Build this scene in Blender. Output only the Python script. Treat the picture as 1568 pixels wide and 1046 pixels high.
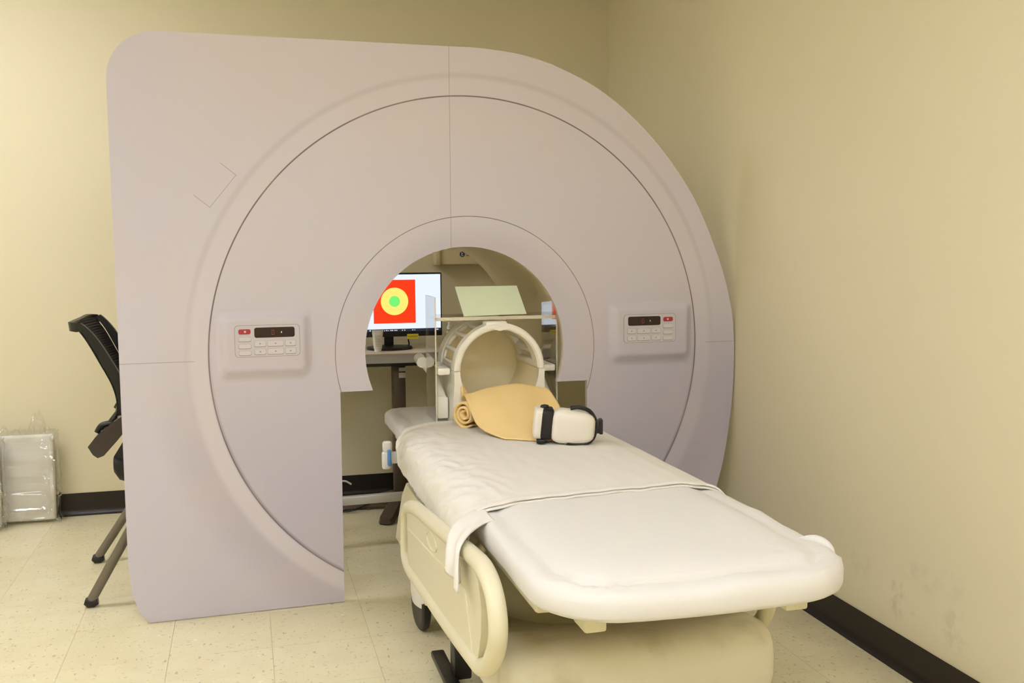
import bpy, bmesh, math, random
from mathutils import Vector, Matrix, noise
from mathutils.geometry import tessellate_polygon
from math import sin, cos, pi, radians as RAD, sqrt

# ------------------------------------------------------------------ camera, world, exposure
for o in list(bpy.data.objects): bpy.data.objects.remove(o)
S = bpy.context.scene
C = S.collection
YAW, PITCH, ROLL, CAM_H, FPX = 0.2631369, 0.0964507, -0.0060980, 1.239, 1524.0
def cam_axes():
    f = Vector((sin(YAW)*cos(PITCH), cos(YAW)*cos(PITCH), -sin(PITCH)))
    r = Vector((cos(YAW), -sin(YAW), 0)); u = r.cross(f)
    return cos(ROLL)*r + sin(ROLL)*u, cos(ROLL)*u - sin(ROLL)*r, f
cd = bpy.data.cameras.new('camera'); cam = bpy.data.objects.new('camera', cd); C.objects.link(cam)
_r, _u, _f = cam_axes()
m = Matrix((_r, _u, -_f)).transposed().to_4x4(); m.translation = (0, 0, CAM_H)
cam.matrix_world = m
cd.sensor_width = 36; cd.lens = FPX/1568*36; cd.clip_start = .05
S.camera = cam
w = bpy.data.worlds.new('world'); S.world = w; w.use_nodes = True
w.node_tree.nodes['Background'].inputs[0].default_value = (.9, .85, .75, 1)
w.node_tree.nodes['Background'].inputs[1].default_value = .3
S.view_settings.view_transform = 'Standard'; S.view_settings.look = 'None'
S.view_settings.gamma = 1; S.view_settings.use_curve_mapping = False
S.view_settings.exposure = 0.0
LAMP_POWER = 17.0

# ------------------------------------------------------------------ material helpers
def lin(c):
    def g(v):
        v /= 255.0
        return v/12.92 if v <= .04045 else ((v+.055)/1.055)**2.4
    return (g(c[0]), g(c[1]), g(c[2]), 1)

class X:
    """tiny expression builder for shader maths"""
    nt = None
    def __init__(s, sock): s.k = sock
    @staticmethod
    def op(name, *a, clamp=False):
        n = X.nt.nodes.new('ShaderNodeMath'); n.operation = name; n.use_clamp = clamp
        for i, v in enumerate(a):
            if isinstance(v, X): X.nt.links.new(v.k, n.inputs[i])
            else: n.inputs[i].default_value = v
        return X(n.outputs[0])
    def __add__(s, b): return X.op('ADD', s, b)
    __radd__ = __add__
    def __sub__(s, b): return X.op('SUBTRACT', s, b)
    def __rsub__(s, b): return X.op('SUBTRACT', b, s)
    def __mul__(s, b): return X.op('MULTIPLY', s, b)
    __rmul__ = __mul__
    def __truediv__(s, b): return X.op('DIVIDE', s, b)
    def abs(s): return X.op('ABSOLUTE', s)
    def sqrt(s): return X.op('SQRT', s)
    def clamp(s): return X.op('ADD', s, 0.0, clamp=True)
def step(e0, e1, x):
    n = X.nt.nodes.new('ShaderNodeMapRange'); n.interpolation_type = 'SMOOTHSTEP'
    X.nt.links.new(x.k, n.inputs['Value'])
    if e0 <= e1:
        n.inputs['From Min'].default_value = e0; n.inputs['From Max'].default_value = e1
        n.inputs['To Min'].default_value = 0; n.inputs['To Max'].default_value = 1
    else:
        n.inputs['From Min'].default_value = e1; n.inputs['From Max'].default_value = e0
        n.inputs['To Min'].default_value = 1; n.inputs['To Max'].default_value = 0
    return X(n.outputs[0])
def line(x, c, hw, soft): return step(hw+soft, hw, (x-c).abs())
def mixc(fac, a, b):
    n = X.nt.nodes.new('ShaderNodeMix'); n.data_type = 'RGBA'
    for v, i in ((fac, 0), (a, 6), (b, 7)):
        if isinstance(v, X): X.nt.links.new(v.k, n.inputs[i])
        else: n.inputs[i].default_value = v
    return X(n.outputs[2])
def obj_xyz():
    tc = X.nt.nodes.new('ShaderNodeTexCoord'); sp = X.nt.nodes.new('ShaderNodeSeparateXYZ')
    X.nt.links.new(tc.outputs['Object'], sp.inputs[0])
    return X(sp.outputs[0]), X(sp.outputs[1]), X(sp.outputs[2]), tc
def noise_tex(scale, detail=3, rough=.5, coord='Object', stretch=None):
    tc = X.nt.nodes.new('ShaderNodeTexCoord'); n = X.nt.nodes.new('ShaderNodeTexNoise')
    n.inputs['Scale'].default_value = scale; n.inputs['Detail'].default_value = detail; n.inputs['Roughness'].default_value = rough
    src = tc.outputs[coord]
    if stretch:
        mp = X.nt.nodes.new('ShaderNodeMapping'); mp.inputs['Scale'].default_value = stretch
        X.nt.links.new(src, mp.inputs[0]); src = mp.outputs[0]
    X.nt.links.new(src, n.inputs['Vector'])
    return X(n.outputs['Fac'])
def mat(name, col, rough=.5, metal=0, spec=.5, coat=0):
    M = bpy.data.materials.new(name); M.use_nodes = True; X.nt = M.node_tree
    b = M.node_tree.nodes['Principled BSDF']
    b.inputs['Base Color'].default_value = col if len(col) == 4 else lin(col)
    b.inputs['Roughness'].default_value = rough; b.inputs['Metallic'].default_value = metal
    b.inputs['Specular IOR Level'].default_value = spec; b.inputs['Coat Weight'].default_value = coat
    return M
def bsdf(M): X.nt = M.node_tree; return M.node_tree.nodes['Principled BSDF']
def set_col(M, x): b = bsdf(M); X.nt.links.new(x.k, b.inputs['Base Color'])
def bump(M, h, strength=.2, dist=.01):
    b = bsdf(M); n = X.nt.nodes.new('ShaderNodeBump'); n.inputs['Strength'].default_value = strength; n.inputs['Distance'].default_value = dist
    X.nt.links.new(h.k, n.inputs['Height']); X.nt.links.new(n.outputs[0], b.inputs['Normal'])
def vary(M, c1, c2, scale, lo=.35, hi=.65, detail=3, stretch=None):
    bsdf(M); set_col(M, mixc(step(lo, hi, noise_tex(scale, detail, stretch=stretch)), lin(c1), lin(c2)))
def emit(name, col, power):
    M = mat(name, (10, 10, 10)); b = bsdf(M)
    b.inputs['Emission Color'].default_value = lin(col); b.inputs['Emission Strength'].default_value = power
    return M

WALL = mat('wall_paint', (230, 220, 188), .55, spec=.3)
bump(WALL, noise_tex(180, 2), .08, .002)
WALLR = mat('wall_paint_scuffed', (230, 220, 188), .55, spec=.3)
bsdf(WALLR)
xx, yy, zz, _ = obj_xyz()
def spot(y, z, ry, rz): 
    d = ((yy-y)/ry)*((yy-y)/ry) + ((zz-z)/rz)*((zz-z)/rz)
    return step(1.0, .1, d)
smudge = spot(2.435, .205, .05, .075) + spot(2.19, .20, .06, .08)*.7 + spot(2.36, .17, .025, .03)*.5 + spot(2.33, .30, .10, .05)*.5 + spot(2.62, .25, .08, .06)*.45 + spot(2.2, .32, .06, .05)*.4
grain = step(.42, .62, noise_tex(26, 4, .6))
marks = step(.66, .72, noise_tex(60, 3, .6)) * step(.62, .2, zz) * .35
set_col(WALLR, mixc((smudge*grain*.30 + marks*.22).clamp(), lin((230, 220, 188)), lin((176, 152, 122))))
bump(WALLR, noise_tex(180, 2), .08, .002)
CEIL = mat('ceiling_white', (238, 234, 222), .8)
FLOOR = mat('vinyl_tile', (232, 220, 184), .32, spec=.45)
bsdf(FLOOR)
oi = X.nt.nodes.new('ShaderNodeObjectInfo'); rnd = X(oi.outputs['Random'])
tcg = X.nt.nodes.new('ShaderNodeTexCoord'); geo = X.nt.nodes.new('ShaderNodeNewGeometry')
def wnoise(scale, detail, stretch=(1, 1, 1)):
    mp = X.nt.nodes.new('ShaderNodeMapping'); mp.inputs['Scale'].default_value = stretch
    X.nt.links.new(geo.outputs['Position'], mp.inputs[0])
    n = X.nt.nodes.new('ShaderNodeTexNoise'); n.inputs['Scale'].default_value = scale; n.inputs['Detail'].default_value = detail
    X.nt.links.new(mp.outputs[0], n.inputs['Vector']); return X(n.outputs['Fac'])
base = mixc(rnd, lin((224, 215, 178)), lin((230, 221, 186)))
base = mixc(step(.40, .66, wnoise(9, 4))*.5, base, lin((220, 208, 172)))
base = mixc(step(.655, .70, wnoise(70, 2, (1, .45, 1)))*.55, base, lin((160, 144, 104)))
base = mixc(step(.65, .69, wnoise(95, 2, (.5, 1, 1)))*.45, base, lin((146, 130, 92)))
base = mixc(step(.68, .72, wnoise(46, 2, (1, 1, 1)))*.5, base, lin((246, 240, 214)))
set_col(FLOOR, base)
FLOORSUB = mat('tile_joint', (214, 202, 164), .8)
VINYL = mat('black_vinyl', (38, 30, 27), .38, spec=.4)
bump(VINYL, noise_tex(60, 3), .1, .002)
CREAM = mat('cream_plastic', (228, 221, 190), .38, spec=.4)
CREAM2 = mat('cream_plastic_dirty', (236, 226, 192), .42, spec=.4)
vary(CREAM2, (236, 230, 208), (208, 199, 168), 5.5, .5, .72, 5, (1, 1.6, 1))
LINEN = mat('white_linen', (233, 229, 221), .9, spec=.2)
bump(LINEN, noise_tex(700, 2)+noise_tex(14, 3)*.8, .25, .003)
FITTED = mat('white_fitted_linen', (226, 223, 218), .85, spec=.2)
bump(FITTED, noise_tex(700, 2)*.5+noise_tex(9, 3, stretch=(1, 3, 1)), .25, .004)
COILW = mat('coil_white_plastic', (250, 247, 236), .35, spec=.45)
COILI = mat('coil_liner', (248, 236, 198), .45)
TOWEL = mat('apricot_cloth', (252, 221, 158), .95, spec=.1)
bump(TOWEL, noise_tex(500, 3), .35, .002)
HEADW = mat('headset_white', (238, 232, 218), .35)
BLACK = mat('black_plastic', (24, 22, 22), .38)
FOAM = mat('black_foam', (26, 20, 20), .6)
MESHB = mat('black_mesh_fabric', (30, 28, 26), .8)
_wv = obj_xyz()[2]; bump(MESHB, X.op('SINE', _wv*700.0), .6, .003)
ARMB = mat('dark_brown_plastic', (58, 48, 42), .45)
GREYM = mat('grey_metal', (122, 114, 100), .4, .35)
BRONZE = mat('bronze_metal', (96, 84, 70), .42, .3)
ALU = mat('pale_aluminium', (206, 204, 198), .35, .3)
DESK = mat('desk_laminate', (214, 204, 184), .45)
DESKED = mat('desk_edge_grey', (178, 172, 164), .5)
TUBE = mat('tube_white', (226, 220, 206), .45)
BLUE = mat('blue_plastic', (96, 150, 204), .35)
WHITEP = mat('white_plastic', (236, 232, 224), .35)
YELLOW = mat('yellow_tape', (222, 208, 48), .6)
LABELW = mat('label_white', (226, 220, 208), .6)
PRINTK = mat('print_dark', (66, 60, 58), .7)
CASING = mat('casing_cream', (216, 202, 160), .45)
LOGO = mat('logo_navy', (62, 70, 92), .5)
MIRROR = mat('mirror_painted_reflection', (240, 251, 220), .15, .0, spec=.8)  # diffuse pale green painted in place of the reflected ceiling
PANELGREY = mat('packed_panel', (240, 236, 226), .7)
vary(PANELGREY, (244, 240, 230), (226, 222, 212), 9, .4, .6)
KEYPAD = mat('keypad_print', (204, 198, 204), .5)
KEYB = mat('key_button', (212, 206, 212), .5)
KEYRED = mat('key_red', (176, 52, 64), .45)
KEYDISP = mat('key_display', (46, 26, 26), .25)
KEYDIGIT = mat('key_digit', (112, 30, 34), .4)
GROOVE = mat('keypad_outline', (160, 146, 146), .6)
BRASS = mat('brass_emblem', (176, 142, 50), .4, .5)
def glassy(name, tint, refl, rough):
    M = bpy.data.materials.new(name); M.use_nodes = True; nt = M.node_tree; nt.nodes.clear()
    out = nt.nodes.new('ShaderNodeOutputMaterial'); tr = nt.nodes.new('ShaderNodeBsdfTransparent'); gl = nt.nodes.new('ShaderNodeBsdfGlossy')
    mx = nt.nodes.new('ShaderNodeMixShader'); lw = nt.nodes.new('ShaderNodeLayerWeight'); lw.inputs['Blend'].default_value = .5
    pw = nt.nodes.new('ShaderNodeMath'); pw.operation = 'POWER'; pw.inputs[1].default_value = 4.0
    mu = nt.nodes.new('ShaderNodeMath'); mu.operation = 'MULTIPLY_ADD'; mu.inputs[1].default_value = refl; mu.inputs[2].default_value = .045*refl; mu.use_clamp = True
    tr.inputs[0].default_value = tint; gl.inputs['Roughness'].default_value = rough
    nt.links.new(lw.outputs['Facing'], pw.inputs[0]); nt.links.new(pw.outputs[0], mu.inputs[0]); nt.links.new(mu.outputs[0], mx.inputs[0])
    nt.links.new(tr.outputs[0], mx.inputs[1]); nt.links.new(gl.outputs[0], mx.inputs[2]); nt.links.new(mx.outputs[0], out.inputs[0])
    return M
ACRYL = glassy('clear_acrylic', (.94, .93, .88, 1), 1.6, .02)
ACRYL_EDGE = mat('acrylic_edge', (240, 232, 208), .3)
bsdf(ACRYL_EDGE).inputs['Alpha'].default_value = .8
FILM = glassy('plastic_film', (.985, .985, .975, 1), 2.6, .10)

# ------------------------------------------------------------------ mesh helpers
def link(name, bm, m, parent=None, smooth=40, loc=None, rot=None):
    me = bpy.data.meshes.new(name)
    bmesh.ops.recalc_face_normals(bm, faces=bm.faces[:])
    bm.to_mesh(me); bm.free()
    for k in (m if isinstance(m, (list, tuple)) else [m]): me.materials.append(k)
    if smooth:
        me.polygons.foreach_set('use_smooth', [True]*len(me.polygons))
        me.set_sharp_from_angle(angle=RAD(smooth))
    o = bpy.data.objects.new(name, me); C.objects.link(o)
    if parent: o.parent = parent
    if loc: o.location = loc
    if rot: o.rotation_euler = rot
    return o
def thing(name, label, cat, loc=(0, 0, 0), rot=(0, 0, 0), group=None):
    o = bpy.data.objects.new(name, None); C.objects.link(o); o.empty_display_size = .1
    o.location = loc; o.rotation_euler = rot
    return tag(o, label, cat, group)
def tag(o, label, cat, group=None, kind=None):
    o['label'] = label; o['category'] = cat
    if group: o['group'] = group
    if kind: o['kind'] = kind
    return o
def bm_new(): return bmesh.new()
def box(bm, a, b, bev=0, seg=2):
    r = bmesh.ops.create_cube(bm, size=1)['verts']
    for v in r: v.co = Vector([(a[i]+b[i])/2 + v.co[i]*(b[i]-a[i]) for i in range(3)])
    if bev:
        es = list({e for v in r for e in v.link_edges})
        bmesh.ops.bevel(bm, geom=es, offset=bev, segments=seg, affect='EDGES', profile=.5)
    return bm
def rings(bm, loops, closed=True, cap0=True, cap1=True):
    R = [[bm.verts.new(p) for p in L] for L in loops]
    n = len(R[0])
    for a, b in zip(R, R[1:]):
        for i in range(n if closed else n-1):
            j = (i+1) % n
            try: bm.faces.new((a[i], a[j], b[j], b[i]))
            except ValueError: pass
    if closed and cap0: bm.faces.new(R[0][::-1])
    if closed and cap1: bm.faces.new(R[-1])
    return R
def tube(bm, pts, r, n=12, closed=False, caps=True, flat=None):
    """sweep a circle (or flat=(a,b) ellipse) along pts; r may be a list"""
    P = [Vector(p) for p in pts]; N = len(P)
    rr = r if isinstance(r, (list, tuple)) else [r]*N
    loops = []; up = None
    for i in range(N):
        t = (P[(i+1) % N]-P[i-1]) if closed else (P[min(i+1, N-1)]-P[max(i-1, 0)])
        t.normalize()
        if up is None:
            up = Vector((0, 0, 1)) if abs(t.z) < .9 else Vector((1, 0, 0))
        a = t.cross(up)
        if a.length < 1e-4: a = t.cross(Vector((0, 1, 0)))
        a.normalize(); b = a.cross(t); b.normalize(); up = b
        loops.append([P[i] + a*cos(2*pi*k/n)*rr[i] + b*sin(2*pi*k/n)*rr[i] for k in range(n)])
    if closed: rings(bm, loops+[loops[0]], True, False, False); bmesh.ops.remove_doubles(bm, verts=bm.verts[:], dist=1e-6)
    else: rings(bm, loops, True, caps, caps)
    return bm
def cyl(bm, a, b, r0, r1=None, n=20):
    return tube(bm, [a, b], [r0, r1 if r1 is not None else r0], n)
def lathe(bm, prof, n=28, o=(0, 0, 0)):
    loops = [[Vector((o[0]+r*cos(2*pi*k/n), o[1]+r*sin(2*pi*k/n), o[2]+z)) for k in range(n)] for r, z in prof]
    rings(bm, loops); return bm
def prism(bm, poly, axis, a, b):
    """extrude a 2D polygon along axis ('x','y','z') from a to b"""
    def P(p, t):
        return {'x': (t, p[0], p[1]), 'y': (p[0], t, p[1]), 'z': (p[0], p[1], t)}[axis]
    A = [bm.verts.new(P(p, a)) for p in poly]; B = [bm.verts.new(P(p, b)) for p in poly]
    n = len(poly)
    for i, j, k in tessellate_polygon([[Vector((p[0], p[1], 0)) for p in poly]]):
        bm.faces.new((A[i], A[j], A[k])); bm.faces.new((B[k], B[j], B[i]))
    for i in range(n): bm.faces.new((A[i], B[i], B[(i+1) % n], A[(i+1) % n]))
    return bm
def rrect(x0, x1, y0, y1, r, n=5):
    out = []
    for cx, cy, a in ((x1-r, y1-r, 0), (x0+r, y1-r, 90), (x0+r, y0+r, 180), (x1-r, y0+r, 270)):
        out += [(cx+r*cos(RAD(a+90*k/n)), cy+r*sin(RAD(a+90*k/n))) for k in range(n+1)]
    return out
def catmull(P, n=8, closed=False):
    P = [Vector(p) for p in P]; N = len(P); out = []
    for i in range(N if closed else N-1):
        p0 = P[(i-1) % N] if closed or i else P[0]; p1 = P[i]; p2 = P[(i+1) % N]
        p3 = P[(i+2) % N] if closed or i+2 < N else P[-1]
        for k in range(n):
            t = k/n
            out.append(.5*((2*p1)+(p2-p0)*t+(2*p0-5*p1+4*p2-p3)*t*t+(3*p1-p0-3*p2+p3)*t**3))
    if not closed: out.append(P[-1])
    return out
def grid(bm, nu, nv, fn, skip=None):
    V = [[bm.verts.new(fn(i/nu, j/nv)) for j in range(nv+1)] for i in range(nu+1)]
    for i in range(nu):
        for j in range(nv):
            if skip and skip(i, j): continue
            bm.faces.new((V[i][j], V[i+1][j], V[i+1][j+1], V[i][j+1]))
    for v in [v for v in bm.verts if not v.link_faces]: bm.verts.remove(v)
    return bm
def solid(o, t, off=0):
    md = o.modifiers.new('thickness', 'SOLIDIFY'); md.thickness = t; md.offset = off; return o
def subd(o, l=1):
    md = o.modifiers.new('smooth', 'SUBSURF'); md.levels = l; md.render_levels = l; return o
def nz(x, y, z=0): return noise.noise(Vector((x, y, z)))
def sstep(a, b, x):
    t = max(0, min(1, (x-a)/(b-a))); return t*t*(3-2*t)

# ------------------------------------------------------------------ the room
XL, YF, YB, ZC = -3.2, -2.6, 4.91, 2.75
def wallx(y): return 1.818 + (y-2.6)*.0104          # the right wall is a hair out of square
def struct(o, label, cat): return tag(o, label, cat, kind='structure')
b = bm_new(); box(b, (XL-.1, YF-.1, -.12), (1.95, YB+.1, -.004)); floor = struct(link('floor', b, FLOORSUB, smooth=0), 'cream speckled vinyl tile floor', 'floor')
T = .3048
tile_me = None; X0 = .052
for i in range(-11, 6):
    for j in range(0, 14):
        x0 = X0+i*T; y1 = YB-.002-j*T; y0 = y1-T; x1 = x0+T
        if x0 > 1.78: continue
        g = .0004
        if tile_me is None:
            b = bm_new(); box(b, (g, g, -.004), (T-g, T-g, 0))
            o = link('tile', b, FLOOR, floor, smooth=0); tile_me = o.data
        else:
            o = bpy.data.objects.new('tile', tile_me); C.objects.link(o); o.parent = floor
        o.location = (x0, y0, 0)
b = bm_new(); box(b, (XL-.1, YB, -.1), (1.98, YB+.1, ZC)); struct(link('wall_back', b, WALL, smooth=0), 'cream painted back wall behind the scanner board', 'wall')
b = bm_new(); prism(b, [(wallx(YF-.1), YF-.1), (wallx(YB+.1), YB+.1), (2.05, YB+.1), (2.05, YF-.1)], 'z', -.1, ZC)
struct(link('wall_right', b, WALLR, smooth=0), 'cream painted side wall with scuffs above the black baseboard', 'wall')
b = bm_new(); box(b, (XL-.1, YF, -.1), (XL, YB, ZC)); struct(link('wall_left', b, WALL, smooth=0), 'cream painted wall on the chair side', 'wall')
b = bm_new(); box(b, (XL-.1, YF-.1, -.1), (1.98, YF, ZC)); struct(link('wall_front', b, WALL, smooth=0), 'cream painted wall facing the scanner', 'wall')
b = bm_new(); box(b, (XL-.1, YF-.1, ZC), (2.05, YB+.1, ZC+.1)); struct(link('ceiling', b, CEIL, smooth=0), 'white ceiling with light fixtures', 'ceiling')
cove = [(0, 0), (0, .102), (.003, .1045), (.0035, .03), (.006, .014), (.014, .005), (.021, .002), (.021, 0)]
b = bm_new(); rings(b, [[Vector((xx_, YB-d, z)) for d, z in cove] for xx_ in (XL, wallx(YB))]); struct(link('baseboard_back', b, VINYL), 'black vinyl cove baseboard on the back wall', 'baseboard')
b = bm_new(); rings(b, [[Vector((wallx(y)-d, y, z)) for d, z in cove] for y in (YF, YB-.02)]); struct(link('baseboard_right', b, VINYL), 'black vinyl cove baseboard on the scuffed wall', 'baseboard')
LAMP = emit('lamp_diffuser', (244, 246, 255), LAMP_POWER)
for k, (lx, ly) in enumerate(((.35, .35), (-1.5, 1.2), (-1.5, 3.6), (.35, -1.6))):
    t = thing('ceiling_light', ('white troffer light nearest the scuffed wall above the stretcher foot', 'white troffer light in the middle of the chair side', 'white troffer light above the mesh-back chair', 'white troffer light over the empty floor facing the scanner')[k], 'light', (lx, ly, ZC), group='ceiling troffers')
    b = bm_new()
    for a_, c_ in (((-.62, -.32), (.62, -.30)), ((-.62, .30), (.62, .32)), ((-.62, -.30), (-.60, .30)), ((.60, -.30), (.62, .30))): box(b, (*a_, -.03), (*c_, -.001))
    link('frame', b, WHITEP, t, 0)
    b = bm_new(); box(b, (-.6, -.3, -.02), (.6, .3, -.004)); link('diffuser', b, LAMP, t, 0)

# ------------------------------------------------------------------ mock scanner front: a flat printed board with a tunnel behind
PA = RAD(2.0)
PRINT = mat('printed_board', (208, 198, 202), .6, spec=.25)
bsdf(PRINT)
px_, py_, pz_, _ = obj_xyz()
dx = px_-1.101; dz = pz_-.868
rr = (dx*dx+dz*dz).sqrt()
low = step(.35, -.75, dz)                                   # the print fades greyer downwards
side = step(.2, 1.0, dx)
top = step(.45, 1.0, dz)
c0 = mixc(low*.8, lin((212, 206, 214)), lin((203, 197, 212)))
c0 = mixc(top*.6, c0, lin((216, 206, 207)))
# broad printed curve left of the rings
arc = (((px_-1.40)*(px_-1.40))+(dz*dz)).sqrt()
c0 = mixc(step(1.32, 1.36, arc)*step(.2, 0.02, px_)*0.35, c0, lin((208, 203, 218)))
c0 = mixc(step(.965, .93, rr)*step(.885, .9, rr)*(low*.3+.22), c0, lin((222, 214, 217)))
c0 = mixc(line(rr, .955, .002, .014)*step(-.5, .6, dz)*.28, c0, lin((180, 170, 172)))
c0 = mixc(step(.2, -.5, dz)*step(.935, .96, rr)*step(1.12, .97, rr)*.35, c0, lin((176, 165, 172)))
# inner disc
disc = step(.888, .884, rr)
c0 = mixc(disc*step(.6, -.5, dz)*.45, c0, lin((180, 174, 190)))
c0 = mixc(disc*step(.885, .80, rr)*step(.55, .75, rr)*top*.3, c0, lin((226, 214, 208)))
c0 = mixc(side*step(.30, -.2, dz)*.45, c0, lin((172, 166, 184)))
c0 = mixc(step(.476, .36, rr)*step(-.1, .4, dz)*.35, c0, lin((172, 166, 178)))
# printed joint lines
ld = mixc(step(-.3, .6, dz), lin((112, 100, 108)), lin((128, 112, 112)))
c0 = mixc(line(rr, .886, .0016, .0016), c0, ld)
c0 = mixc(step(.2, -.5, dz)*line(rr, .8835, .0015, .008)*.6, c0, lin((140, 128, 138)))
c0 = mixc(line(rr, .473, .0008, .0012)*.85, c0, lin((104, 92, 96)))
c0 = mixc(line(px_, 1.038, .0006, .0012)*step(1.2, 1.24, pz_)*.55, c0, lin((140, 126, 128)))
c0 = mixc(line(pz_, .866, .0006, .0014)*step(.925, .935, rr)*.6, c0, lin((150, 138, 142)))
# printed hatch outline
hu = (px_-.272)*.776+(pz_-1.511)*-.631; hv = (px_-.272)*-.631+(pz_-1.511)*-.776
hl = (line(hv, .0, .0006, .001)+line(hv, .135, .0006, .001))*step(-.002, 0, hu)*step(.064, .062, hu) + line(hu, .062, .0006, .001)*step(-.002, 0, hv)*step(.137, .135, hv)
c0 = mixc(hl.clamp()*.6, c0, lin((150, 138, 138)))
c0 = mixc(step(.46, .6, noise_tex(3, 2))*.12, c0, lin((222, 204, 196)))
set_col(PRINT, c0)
BOARD_EDGE = mat('board_edge', (214, 202, 188), .7)
TUNNEL = mat('tunnel_sheet', (224, 213, 176), .7, spec=.2)

scn = thing('mock_scanner', 'lilac printed mock scanner front board with round bore on the tile floor', 'scanner', (-.332, 3.392, 0), (0, 0, PA))
out = []
out += [(0, .002)] + [(-.030, .037), (-.050, .106), (-.060, .195)]
out += [(-.060, .86), (-.062, 1.745)]
cx, cz, rc = .094, 1.763, .156
out += [(cx+rc*cos(RAD(a)), cz+rc*sin(RAD(a))) for a in range(172, 85, -8)]
out += [(.094, 1.918), (.6, 1.919), (1.045, 1.919)]
pr = [(1.10, 1.9195), (1.161, 1.918), (1.303, 1.903), (1.449, 1.862), (1.624, 1.777), (1.807, 1.626), (1.969, 1.423), (2.078, 1.198), (2.134, 1.023), (2.154, .864), (2.151, .668), (2.127, .464), (2.092, .312), (2.03, .10), (1.985, .002)]
out += [(v.x, v.y) for v in catmull([(p[0], p[1], 0) for p in pr], 5)]
out += [(1.552, .002), (1.547, .741), (1.432, .742)]
bc, bz, br = 1.092, .873, .362
a0 = math.degrees(math.asin((.742-bz)/br))
N = 48
out += [(bc+br*cos(RAD(a0+(180-2*a0)*k/N)), bz+br*sin(RAD(a0+(180-2*a0)*k/N))) for k in range(N+1)][0:]
out += [(.642, .742), (.640, .002)]
b = bm_new(); prism(b, out, 'y', 0, .018)
for f in b.faces:
    f.material_index = 0 if abs(f.normal.y) > .5 else 1
b.normal_update()
for f in b.faces: f.material_index = 0 if abs(f.normal.y) > .5 else 1
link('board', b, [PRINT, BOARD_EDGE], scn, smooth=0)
b = bm_new()
ta = math.degrees(math.asin((.745-.873)/.395))
grid(b, 56, 6, lambda i, j: Vector((bc+.395*cos(RAD(ta+(180-2*ta)*i)), 1*.018+.79*j, bz+.395*sin(RAD(ta+(180-2*ta)*i)))))
solid(link('tunnel', b, TUNNEL, scn), .005, -1)
# stand behind the board that carries the tunnel
b = bm_new(); box(b, (.62, .60, .185), (1.60, .63, .22), .004); link('support_bar', b, ALU, scn)
for sx in (.60, 1.56):
    b = bm_new(); box(b, (sx, .60, 0), (sx+.035, .632, .70), .004)
    link('support_post', b, ALU, scn)

def control_panel(x0, x1, z0, z1, flip, hx0, hx1):
    """printed housing in added relief, keypad plate, display and keys; flip puts the key column right of the display"""
    cz_ = (z0+z1)/2
    b = bm_new(); n, mz = 44, 34
    X0_, X1_, Z0_, Z1_ = hx0-.03, hx1+.03, z0-.085, z1+.045
    def H(u, v):  # the print is flat; relief is added so the underside turns darker
        x = X0_+(X1_-X0_)*u; z = Z0_+(Z1_-Z0_)*v
        e = sstep(X0_, X0_+.04, x)*sstep(X1_, X1_-.04, x)*sstep(Z1_, Z1_-.035, z)*sstep(Z0_, Z0_+.055, z)
        return Vector((x, -.0004-.024*min(1, e*1.2), z))
    grid(b, n, mz, H)
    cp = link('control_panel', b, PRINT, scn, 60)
    y = -.0244
    b = bm_new(); prism(b, [(p[0], p[1]) for p in rrect(x0, x1, z0, z1, .012)], 'y', y-.0012, y); link('keypad_rim', b, GROOVE, cp, 30)
    b = bm_new(); prism(b, [(p[0], p[1]) for p in rrect(x0+.0016, x1-.0016, z0+.0016, z1-.0016, .011)], 'y', y-.0016, y-.0008); link('keypad', b, KEYPAD, cp, 30)
    W_ = x1-x0; hgt = z1-z0
    def R(u0, u1, v0, v1, rad, name, m, h=.003):
        if flip: u0, u1 = 1-u1, 1-u0
        q = rrect(x0+W_*u0, x0+W_*u1, z0+hgt*v0, z0+hgt*v1, rad, 4)
        b = bm_new(); prism(b, q, 'y', y-h, y-.0012); return link(name, b, m, cp, 30)
    R(.30, .92, .60, .92, .007, 'display', KEYDISP, .0028)
    R(.06, .245, .72, .88, .006, 'stop_button', KEYRED, .0034)
    for v in (.50, .28, .07):  # darker plate behind each button paints its shadow outline
        R(.056, .249, v-.022, v+.135, .005, 'button_shadow', GROOVE, .0022); R(.06, .245, v, v+.13, .005, 'button', KEYB)
    for v in (.33, .08):
        for u0, u1 in ((.30, .47), (.50, .74), (.77, .93)):
            R(u0-.004, u1+.004, v-.022, v+.175, .004, 'button_shadow', GROOVE, .0022); R(u0, u1, v, v+.17, .004, 'button', KEYB)
            R((u0+u1)/2-.012, (u0+u1)/2+.012, v+.065, v+.105, .0008, 'button_mark', GROOVE, .0032)
    du = .635 if flip else .585
    for p0, p1, q0, q1 in ((du-.02, du+.02, .68, .70), (du-.02, du+.02, .82, .84), (du-.02, du-.012, .68, .84), (du+.012, du+.02, .68, .84)): R(p0, p1, q0, q1, .0006, 'digit', KEYDIGIT, .0031)
    du = .50 if flip else .715
    R(du-.007, du+.007, .735, .785, .001, 'indicator', WHITEP, .0031)
    R(.145, .175, .77, .83, .001, 'stop_mark', KEYPAD, .0038)
    return cp
control_panel(.298, .509, .876, .982, False, .27, .52)
control_panel(1.682, 1.893, .876, .982, True, 1.66, 1.94)

# ------------------------------------------------------------------ hospital stretcher
BX = .868
bed = thing('hospital_stretcher', 'cream hospital stretcher parked with its head end inside the scanner bore', 'stretcher', (BX, 2.65, 0))
def L(p): return (p[0]-BX, p[1]-2.65, p[2])      # world -> bed space
def Lv(p): return Vector(L(p))
def bedpart(name, b, m, parent=None, smooth=40, s=0):
    bmesh.ops.translate(b, verts=b.verts[:], vec=(-BX, -2.65, 0))
    o = link(name, b, m, parent or bed, smooth)
    if s: subd(o, s)
    return o
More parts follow.
